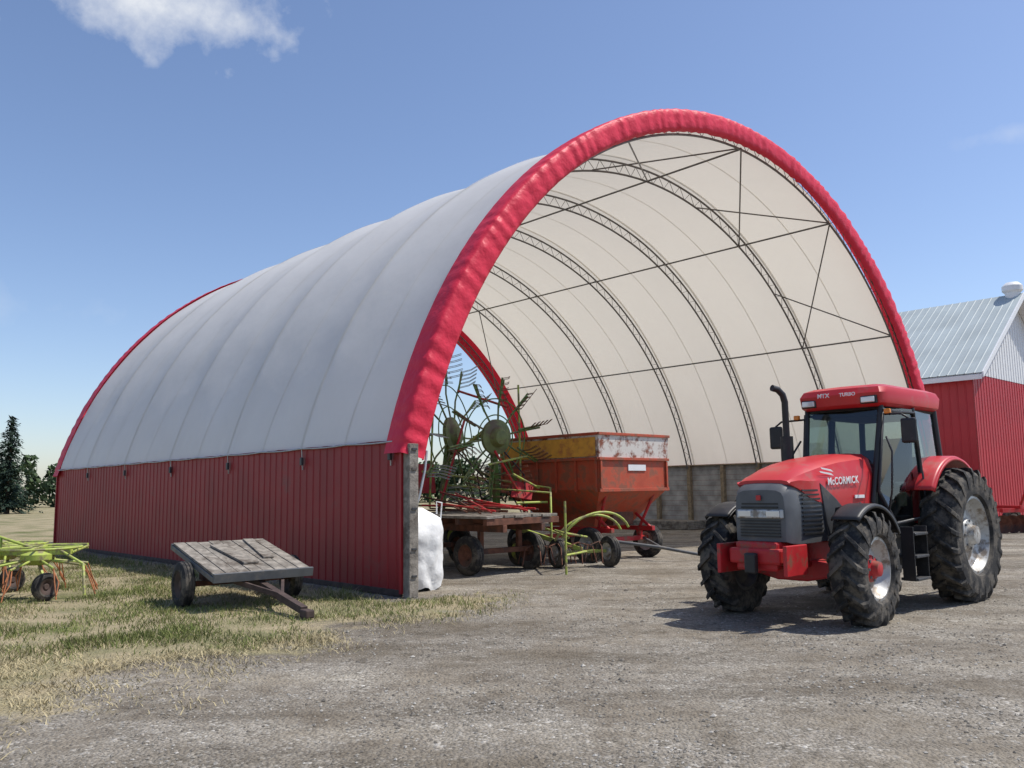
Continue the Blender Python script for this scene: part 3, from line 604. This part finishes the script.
# ------------------------------------------------------------------ tractor
def tractor():
    T=empty('tractor',(5.55,12.5,0),math.atan2(-.675,-.738))
    wb=2.86
    for s in(1,-1):
        tractor_wheel('rear_wheel',T,(0,s*.88,.89),.91,.48,.50,M['rim'],22,0,s)
        tractor_wheel('front_wheel',T,(wb,s*.86,.635),.65,.40,.34,M['t_red2'],18,.06,s)
    lathe('rear_axle',[(-.68,.001),(-.68,.16),(-.3,.17),(-.25,.24),(.25,.24),(.3,.17),(.68,.16),(.68,.001)],M['dgrey'],T,n=24).location=(0,0,.9)
    box('gearbox_housing',(-.35,-.3,.6),(1.4,.3,1.15),M['dgrey'],T,bevel=.04)
    box('engine_block',(1.3,-.26,.62),(3.0,.26,1.35),M['black'],T,bevel=.03)
    boxes('engine_details',[((1.8,.262,.8),(2.0,.36,1.1)),((2.1,.262,.75),(2.3,.34,.95)),((2.4,.262,.9),(2.6,.38,1.15)),((1.8,.262,1.15),(2.7,.33,1.25)),((1.5,-.36,.8),(2.6,-.262,1.1))],M['dgrey'],T,bevel=.02)
    hexa('front_frame',[(2.4,-.27,.62),(3.75,-.27,.62),(3.75,.27,.62),(2.4,.27,.62),(2.4,-.27,.93),(3.75,-.27,.95),(3.75,.27,.95),(2.4,.27,.93)],M['t_red2'],T,bevel=.03)
    hexa('front_hitch_block',[(3.3,-.37,.66),(3.80,-.33,.70),(3.80,.33,.70),(3.3,.37,.66),(3.3,-.37,.86),(3.80,-.33,.88),(3.80,.33,.88),(3.3,.37,.86)],M['t_red2'],T,bevel=.03)
    box('tow_pin',(3.81,-.07,.6),(3.90,.07,.83),M['black'],T,bevel=.02)
    boxes('hitch_plates',[((3.4,s*.43-.025,.58),(3.86,s*.43+.025,.92)) for s in(1,-1)],M['t_red2'],T,bevel=.01)
    loft('front_axle',[[(wb-a,y,z0),(wb+a,y,z0),(wb+a,y,z1),(wb-a,y,z1)] for y,a,z0,z1 in((-.66,.09,.52,.72),(-.45,.09,.5,.68),(-.2,.13,.45,.72),(.2,.13,.45,.72),(.45,.09,.5,.68),(.66,.09,.52,.72))],M['t_red2'],T,smooth=False,bevel=.02)
    tubes('steering_ram',[[(wb-.2,s*.15,.6),(wb-.22,s*.62,.62)] for s in(1,-1)],.035,M['mgrey'],T)
    def ring(x,hw,zt,zb,sh):
        p=[]
        for yy,zz in((-hw,zb),(-hw*1.02,zb+(zt-zb)*.55),(-hw*.97,zt-sh*.7),(-hw*.88,zt-sh*.28),(-hw*.68,zt-sh*.06),(-hw*.3,zt),(hw*.3,zt),(hw*.68,zt-sh*.06),(hw*.88,zt-sh*.28),(hw*.97,zt-sh*.7),(hw*1.02,zb+(zt-zb)*.55),(hw,zb)): p.append((x,yy,zz))
        return p
    loft('hood',[ring(1.6,.44,2.0,1.3,.30),ring(1.95,.435,1.985,1.31,.30),(ring(2.4,.42,1.94,1.33,.28)),ring(2.85,.405,1.87,1.36,.26),ring(3.15,.39,1.80,1.44,.22),ring(3.38,.375,1.725,1.55,.14),ring(3.52,.35,1.655,1.60,.06)],M['t_red'],T)
    loft('hood_grey_nose',[ring(2.75,.39,1.7,.93,.25),ring(3.15,.385,1.68,.92,.22),ring(3.42,.375,1.655,.92,.2),ring(3.55,.36,1.61,.93,.15),ring(3.62,.32,1.54,.95,.12)],M['mgrey'],T)
    for s,t_ in((1,'l'),(-1,'r')):
        a,b=sorted((s*.40,s*.435)); c_,d_=sorted((s*.395,s*.415))
        hexa('hood_side_panel_grey_'+t_,[(2.28,a,1.2),(2.8,c_,.98),(2.8,d_,.98),(2.28,b,1.2),(2.6,a,1.42),(2.95,c_,1.62),(2.95,d_,1.62),(2.6,b,1.42)],M['dgrey'],T,bevel=.01)
    boxes('front_grille',[((3.625,-.26,1.0+i*.035),(3.637,.26,1.018+i*.035)) for i in range(6)]+[((3.6,-.24,1.33+i*.04),(3.635-i*.012,.24,1.35+i*.04)) for i in range(5)],M['black'],T)
    boxes('side_grille_slats',[((2.90,.390,1.02+i*.05),(3.35,.402,1.04+i*.05)) for i in range(11)]+[((2.90,-.402,1.02+i*.05),(3.35,-.390,1.04+i*.05)) for i in range(11)],M['black'],T)
    hexa('headlight_bezel',[(3.50,-.36,1.215),(3.655,-.29,1.215),(3.655,.29,1.215),(3.50,.36,1.215),(3.50,-.36,1.32),(3.645,-.29,1.315),(3.645,.29,1.315),(3.50,.36,1.32)],M['rim'],T,bevel=.012)
    boxes('headlights',[((3.65,-.27,1.232),(3.664,-.10,1.302)),((3.65,.10,1.232),(3.664,.27,1.302))],M['lamp'],T,bevel=.006)
    boxes('badge',[((3.634,-.03,1.42),(3.648,.03,1.48))],M['t_red'],T,bevel=.004)
    def text(s,size,loc,rot,mat,name):
        c=bpy.data.curves.new(name,'FONT'); c.body=s; c.size=size; c.extrude=.002; c.align_x='CENTER'; c.space_character=1.05; c.offset=.002
        o=bpy.data.objects.new(name,c); COL.objects.link(o); c.materials.append(mat); o.parent=T; o.location=loc; o.rotation_euler=rot; return o
    text('McCORMICK',.125,(2.42,.444,1.60),(math.radians(90),math.radians(-2),math.pi-.035),M['white'],'hood_lettering_l')
    text('McCORMICK',.125,(2.42,-.444,1.60),(math.radians(90),0,.035),M['white'],'hood_lettering_r')
    mesh('hood_stripes',[(2.62+a,.424-.03*a,z) for a,z in((0,1.70),(.30,1.735),(.33,1.755),(.06,1.73),(0.0,1.745),(.27,1.78),(.3,1.80),(.06,1.775))],[(0,1,2,3),(4,5,6,7)],M['white'],T)
    boxes('model_plate',[((1.9,.44,1.42),(2.15,.452,1.46))],M['white'],T)
    EX=1.95
    tubes('exhaust_lower',[[(EX,-.56,1.3),(EX,-.56,2.25)]],.085,M['black'],T,res=6)
    tubes('exhaust_stack',[[(EX,-.56,2.2),(EX,-.56,2.72),(EX+.03,-.57,2.82),(EX+.10,-.6,2.89),(EX+.19,-.63,2.91)]],.045,M['black'],T,res=6)
    tubes('exhaust_elbow',[[(EX,-.3,1.5),(EX,-.56,1.45)]],.06,M['black'],T,res=4)
    fz=1.08
    for s in(1,-1):
        A0=(1.70,s*.46,1.35);A1=(1.42,s*.52,2.62); Bq0=(.62,s*.68,fz);B1=(.58,s*.57,2.62); C0=(-.30,s*.58,1.55);C1=(-.24,s*.53,2.62); F0=(1.45,s*.63,fz)
        tag='l' if s>0 else 'r'
        tubes('pillar_a_'+tag,[[A0,A1]],.035,M['black'],T,res=3); tubes('pillar_b_'+tag,[[Bq0,B1]],.035,M['black'],T,res=3); tubes('pillar_c_'+tag,[[C0,C1]],.045,M['black'],T,res=3)
        tubes('door_frame_'+tag,[[F0,(1.64,s*.52,1.5),(1.43,s*.545,2.55),(.61,s*.60,2.55),(.64,s*.70,1.15),F0]],.025,M['black'],T,res=3)
        mesh('door_glass_'+tag,[F0,(1.64,s*.52,1.5),(1.43,s*.54,2.6),(.60,s*.59,2.6),(.63,s*.69,1.1)],[(0,1,2,3,4)],M['glass'],T)
        mesh('rear_side_glass_'+tag,[(.6,s*.65,1.45),(.59,s*.57,2.6),(-.24,s*.53,2.6),(-.29,s*.58,1.62)],[(0,1,2,3)],M['glass'],T)
        tubes('door_handle_'+tag,[[(.72,s*.73,1.5),(.72,s*.71,1.75)]],.015,M['dgrey'],T)
        tubes('grab_rail_'+tag,[[(1.6,s*.62,1.25),(1.66,s*.70,1.5),(1.58,s*.70,2.0),(1.5,s*.60,2.2)]],.014,M['black'],T)
        prof=[(s*.50,.86),(s*.50,1.02),(s*.54,1.045),(s*.84,1.035),(s*.88,1.01),(s*.885,.97)]
        f=lathe('rear_fender_'+tag,prof,M['t_red'],T,n=26,a0=math.radians(34),a1=math.radians(135)); f.location=(-.02,0,.93); sm=f.modifiers.new('s','SOLIDIFY'); sm.thickness=.02
        y0,y1=sorted((s*.48,s*.62))
        hexa('fender_to_cab_'+tag,[(-.55,y0,1.2),(.6,y0,1.05),(.6,y1,1.05),(-.55,y1,1.2),(-.5,y0,1.62),(.58,y0,1.60),(.58,y1,1.60),(-.5,y1,1.62)],M['t_red'],T,bevel=.04)
        ff=lathe('front_fender_'+tag,[(s*.68,.68),(s*.68,.70),(s*.71,.712),(s*.97,.712),(s*1.01,.70),(s*1.01,.66)],M['black'],T,n=20,a0=math.radians(50),a1=math.radians(150)); ff.location=(wb-.05,0,.66); ff.modifiers.new('s','SOLIDIFY').thickness=.015
        tubes('fender_bracket_'+tag,[[(wb-.1,s*.4,.75),(wb-.12,s*.5,1.3),(wb-.12,s*.8,1.36)]],.025,M['black'],T)
        tubes('mirror_arm_'+tag,[[(1.44,s*.55,2.5),(1.58,s*.84,2.48),(1.58,s*.93,2.42),(1.58,s*.93,2.1)]],.014,M['black'],T)
        box('mirror_'+tag,(1.55,s*.93-.10,2.10),(1.61,s*.93+.10,2.42),M['black'],T,bevel=.03)
        box('roof_light_'+tag,(1.535,s*.42-.09,2.66),(1.59,s*.42+.09,2.735),M['lamp'],T,bevel=.01)
        box('roof_light_surround_'+tag,(1.51,s*.42-.11,2.645),(1.565,s*.42+.11,2.75),M['black'],T,bevel=.01)
        box('indicator_'+tag,(1.48,s*.64-.04,2.50),(1.53,s*.64+.04,2.56),M['orange_light'],T,bevel=.01)
        box('fuel_tank_'+tag,(.85,min(s*.35,s*.66),.50),(1.95,max(s*.35,s*.66),1.02),M['black'],T,bevel=.06)
        boxes('step_'+tag,[((1.15,min(s*.68,s*.90),z),(1.53,max(s*.68,s*.90),z+.035)) for z in(.38,.66,.94)],M['dgrey'],T,bevel=.008)
        boxes('step_side_'+tag,[((x,min(s*.72,s*.88),.38),(x+.02,max(s*.72,s*.88),1.05)) for x in(1.13,1.535)],M['black'],T,bevel=.005)
        boxes('tail_light_'+tag,[((-.9,min(s*.6,s*.82),1.5),(-.85,max(s*.6,s*.82),1.62))],M['orange_light'],T)
    mesh('windscreen',[(1.70,-.46,1.4),(1.70,.46,1.4),(1.42,.52,2.6),(1.42,-.52,2.6)],[(0,1,2,3)],M['glass'],T)
    mesh('rear_window',[(-.30,-.56,1.62),(-.30,.56,1.62),(-.24,.53,2.6),(-.24,-.53,2.6)],[(0,1,2,3)],M['glass'],T)
    box('cab_floor',(-.4,-.5,.98),(1.6,.5,1.08),M['interior'],T); box('cab_rear_lower',(-.36,-.57,1.05),(-.28,.57,1.6),M['interior'],T)
    hexa('firewall',[(1.5,-.44,1.1),(1.68,-.44,1.1),(1.68,.44,1.1),(1.5,.44,1.1),(1.5,-.44,1.48),(1.69,-.44,1.42),(1.69,.44,1.42),(1.5,.44,1.48)],M['black'],T)
    box('seat_base',(.0,-.26,1.1),(.5,.26,1.5),M['interior'],T,bevel=.04); box('seat_cushion',(-.02,-.28,1.5),(.52,.28,1.62),M['seat'],T,bevel=.05); box('seat_back',(-.12,-.26,1.58),(.02,.26,2.25),M['seat'],T,bevel=.05,rot=(0,-.12,0))
    hexa('dash_console',[(1.1,-.2,1.08),(1.46,-.25,1.08),(1.46,.25,1.08),(1.1,.2,1.08),(1.15,-.16,1.66),(1.45,-.28,1.80),(1.45,.28,1.80),(1.15,.16,1.66)],M['interior'],T,bevel=.03)
    st=empty('steering'); st.parent=T; st.location=(1.03,0,1.82); st.rotation_euler=(0,math.radians(-32),0)
    tubes('steering_wheel',[[(.21*math.cos(a),.21*math.sin(a),0) for a in np.linspace(0,2*math.pi,28)],[(-.2,0,0),(.2,0,0)],[(0,0,0),(0,0,-.3)]],.016,M['black'],st)
    box('side_console',(.1,-.50,1.1),(.8,-.32,1.80),M['interior'],T,bevel=.03); box('headliner',(-.2,-.49,2.50),(1.36,.49,2.57),M['interior'],T,bevel=.02)
    box('rear_screen_tint',(-.22,-.50,1.65),(-.20,.1,2.1),M['interior'],T,bevel=.01)
    def rring(z,x0,x1,hw,c=.14):
        return [(x0+c,-hw,z),(x1-c,-hw,z),(x1-.03,-hw+.06,z),(x1,-hw+c+.05,z),(x1+.04,0,z),(x1,hw-c-.05,z),(x1-.03,hw-.06,z),(x1-c,hw,z),(x0+c,hw,z),(x0,hw-c,z),(x0,-hw+c,z)]
    loft('cab_roof',[rring(2.60,-.30,1.48,.56),rring(2.65,-.38,1.54,.61),rring(2.79,-.40,1.56,.625),rring(2.87,-.37,1.51,.59),rring(2.915,-.26,1.38,.50),rring(2.935,-.1,1.2,.34,.1)],M['t_red'],T)
    loft('roof_gutter',[rring(2.575,-.28,1.45,.55),rring(2.602,-.31,1.50,.575)],M['black'],T)
    text('MTX',.08,(1.603,-.18,2.765),(math.radians(90),0,math.radians(90)),M['white'],'roof_lettering_a'); text('TURBO',.065,(1.603,.16,2.765),(math.radians(90),0,math.radians(90)),M['white'],'roof_lettering_b')
    tubes('wipers',[[(1.72,.05,1.45),(1.60,-.22,2.0)]],.008,M['black'],T)
    tubes('lift_arms',[[(-.4,s*.4,.55),(-1.15,s*.42,.5)] for s in(1,-1)]+[[(-.4,0,1.0),(-1.0,0,.95)]],.035,M['mgrey'],T)
tractor()
# ------------------------------------------------------------------ trees
def leaf_mass(cl,nper,size,mats,name,parent=None,flat=1.0):
    VV=[];FF=[];mi=[];n=0
    for (c,r,m) in cl:
        for _ in range(nper):
            d=rng.normal(0,1,3); d/=np.linalg.norm(d)+1e-9; rad=r*(.55+.5*rng.random()); p=np.array(c)+d*rad*np.array([1,1,flat])
            a=rng.normal(0,1,3); a/=np.linalg.norm(a); b=np.cross(a,rng.normal(0,1,3)); b/=np.linalg.norm(b)+1e-9
            s=size*(.5+rng.random()); VV+=[p-a*s-b*s*.5,p+a*s-b*s*.4,p+a*s*.8+b*s*.6,p-a*s*.7+b*s*.5]; FF.append((4*n,4*n+1,4*n+2,4*n+3)); mi.append(m if rng.random()<.8 else (m+1)%len(mats)); n+=1
    return mesh(name,[tuple(v) for v in VV],FF,None,parent,mats=mats,midx=mi)
FM=[pmat('foliage_dark',(.03,.055,.022),.9,var=.3),pmat('foliage_mid',(.048,.08,.03),.9,var=.3),pmat('foliage_light',(.07,.11,.042),.9,var=.3)]
SM=[pmat('spruce_dark',(.014,.032,.018),.9,var=.3),pmat('spruce_mid',(.022,.048,.026),.9,var=.3)]
bark=pmat('bark',(.08,.06,.045),.95)
def spruce(x,y,h,r):
    o=empty('spruce_tree',(x,y,0))
    t=empty('trunk_axis'); t.parent=o; t.rotation_euler=(math.pi/2,0,0)
    lathe('trunk',[(0,.22),(h*.5,.12),(h*.97,.02)],bark,t,n=10)
    VV=[];FF=[];mi=[];n=0
    z=.6
    while z<h*.985:
        rr=r*(1-z/h)**.85*(.8+.4*rng.random())+.12
        nb=max(5,int(10*rr/r)+5)
        for i in range(nb):
            a=rng.random()*6.28; L_=rr*(.65+.5*rng.random())
            for q in range(int(6+L_*7)):
                f=rng.random()**.7; px=math.cos(a)*L_*f; py=math.sin(a)*L_*f; pz=z-L_*f*.28+rng.normal(0,.08)
                s=.16*(1-.3*f)*(.6+.8*rng.random()); w=rng.normal(0,.12,2)
                c=np.array([px+w[0],py+w[1],pz]); d=np.array([math.cos(a+rng.normal(0,.6)),math.sin(a+rng.normal(0,.6)),-.5]); e=np.array([-d[1],d[0],rng.normal(0,.5)])
                VV+=[c-d*s-e*s*.5,c+d*s*1.4,c-d*s*.6+e*s*.6]; FF.append((3*n,3*n+1,3*n+2)); mi.append(int(rng.random()<.4)); n+=1
        z+=h*.028
    mesh('needles',[tuple(v) for v in VV],FF,None,o,mats=SM,midx=mi)
spruce(-44.3,75,8.7,2.5); spruce(-50.5,80,8.0,2.6)
cl=[]
x=-140
while x<60:
    y=112+10*noise.noise(Vector((x*.03,0,0))); hh=4.9+2.2*noise.noise(Vector((x*.09,4,0)))+rng.random()*1.4
    if x>-42 and x<40: hh*=.8
    for k in range(5):
        cl.append(((x+rng.normal(0,1.2),y+rng.normal(0,2),hh*(.22+.18*k)),1.6-.17*k,int(rng.integers(0,3))))
    x+=1.7
leaf_mass(cl,60,.32,FM,'distant_treeline')
cl=[]
for x in np.arange(50,130,2.2):
    hh=6+2*noise.noise(Vector((x*.1,4,0)))
    for k in range(5): cl.append(((x,120+rng.normal(0,2),hh*(.2+.17*k)),2.0-.2*k,int(rng.integers(0,3))))
leaf_mass(cl,50,.45,FM,'distant_treeline.001')
# ------------------------------------------------------------------ light, sky, camera
EL=math.radians(59); sx,sy=.985,.10
AZ=math.atan2(sx,sy)
sd=bpy.data.lights.new('sun','SUN'); sd.energy=4.7; sd.angle=math.radians(.5); sd.color=(1,.955,.885)
so=bpy.data.objects.new('sun',sd); COL.objects.link(so)
dirv=Vector((math.sin(AZ)*math.cos(EL),math.cos(AZ)*math.cos(EL),math.sin(EL))); so.rotation_euler=dirv.to_track_quat('Z','Y').to_euler()
w=bpy.data.worlds.new('World'); S.world=w; w.use_nodes=True; nt=w.node_tree; L=nt.links; bg=nt.nodes['Background']
sk=nd(nt,'ShaderNodeTexSky',sky_type='NISHITA'); sk.sun_disc=False; sk.sun_elevation=EL; sk.sun_rotation=AZ; sk.altitude=200; sk.air_density=1.0; sk.dust_density=.9; sk.ozone_density=2.2
tc=nd(nt,'ShaderNodeTexCoord')
def vm(op,a,b=None):
    x=nd(nt,'ShaderNodeVectorMath',operation=op); L.new(a,x.inputs[0])
    if b is not None: x.inputs[1].default_value=b
    return x
def cloudmask(c,scale,size,nscale,gain):
    s=vm('SUBTRACT',tc.outputs['Generated'],c); m=vm('MULTIPLY',s.outputs[0],scale); ln=vm('LENGTH',m.outputs[0])
    n=nd(nt,'ShaderNodeTexNoise'); n.inputs['Scale'].default_value=nscale; n.inputs['Detail'].default_value=8; n.inputs['Roughness'].default_value=.58; L.new(tc.outputs['Generated'],n.inputs['Vector'])
    a=nd(nt,'ShaderNodeMath',operation='MULTIPLY_ADD'); L.new(ln.outputs['Value'],a.inputs[0]); a.inputs[1].default_value=-1/size; a.inputs[2].default_value=.55
    b=nd(nt,'ShaderNodeMath',operation='MULTIPLY_ADD'); L.new(n.outputs['Fac'],b.inputs[0]); b.inputs[1].default_value=2.2; b.inputs[2].default_value=-1.1
    d=nd(nt,'ShaderNodeMath',operation='ADD'); L.new(a.outputs[0],d.inputs[0]); L.new(b.outputs[0],d.inputs[1])
    e=nd(nt,'ShaderNodeMath',operation='MULTIPLY',use_clamp=True); L.new(d.outputs[0],e.inputs[0]); e.inputs[1].default_value=gain
    return e.outputs[0]
m1=cloudmask((-.35,.79,.490),(1,1,2.0),.20,15,1.1)
m2=cloudmask((.50,.79,.34),(1,1,6),.10,14,.3)
m3=cloudmask((-.52,.83,.19),(1,1,5),.22,10,.3)
ad=nd(nt,'ShaderNodeMath',operation='ADD',use_clamp=True); L.new(m1,ad.inputs[0]); ad2=nd(nt,'ShaderNodeMath',operation='ADD'); L.new(m2,ad2.inputs[0]); L.new(m3,ad2.inputs[1]); L.new(ad2.outputs[0],ad.inputs[1])
tn=nd(nt,'ShaderNodeMix',data_type='RGBA'); tn.blend_type='MULTIPLY'; tn.inputs[0].default_value=1; L.new(sk.outputs[0],tn.inputs[6]); tn.inputs[7].default_value=(1.02,1.0,1.06,1)
mx=nd(nt,'ShaderNodeMix',data_type='RGBA'); L.new(ad.outputs[0],mx.inputs[0]); L.new(tn.outputs[2],mx.inputs[6]); mx.inputs[7].default_value=(5.6,5.8,6.1,1)
L.new(mx.outputs[2],bg.inputs['Color']); bg.inputs['Strength'].default_value=.15
cam=bpy.data.cameras.new('camera'); co=bpy.data.objects.new('camera',cam); COL.objects.link(co); S.camera=co
cam.sensor_width=36; cam.lens=850/1024*36; cam.clip_end=6000; cam.clip_start=.05
co.matrix_world=Matrix.Translation((0,0,1.6))@Matrix.Rotation(math.radians(97.0),4,'X')@Matrix.Rotation(math.radians(-.8),4,'Z')
S.view_settings.view_transform='Standard'; S.view_settings.look='None'; S.view_settings.exposure=0
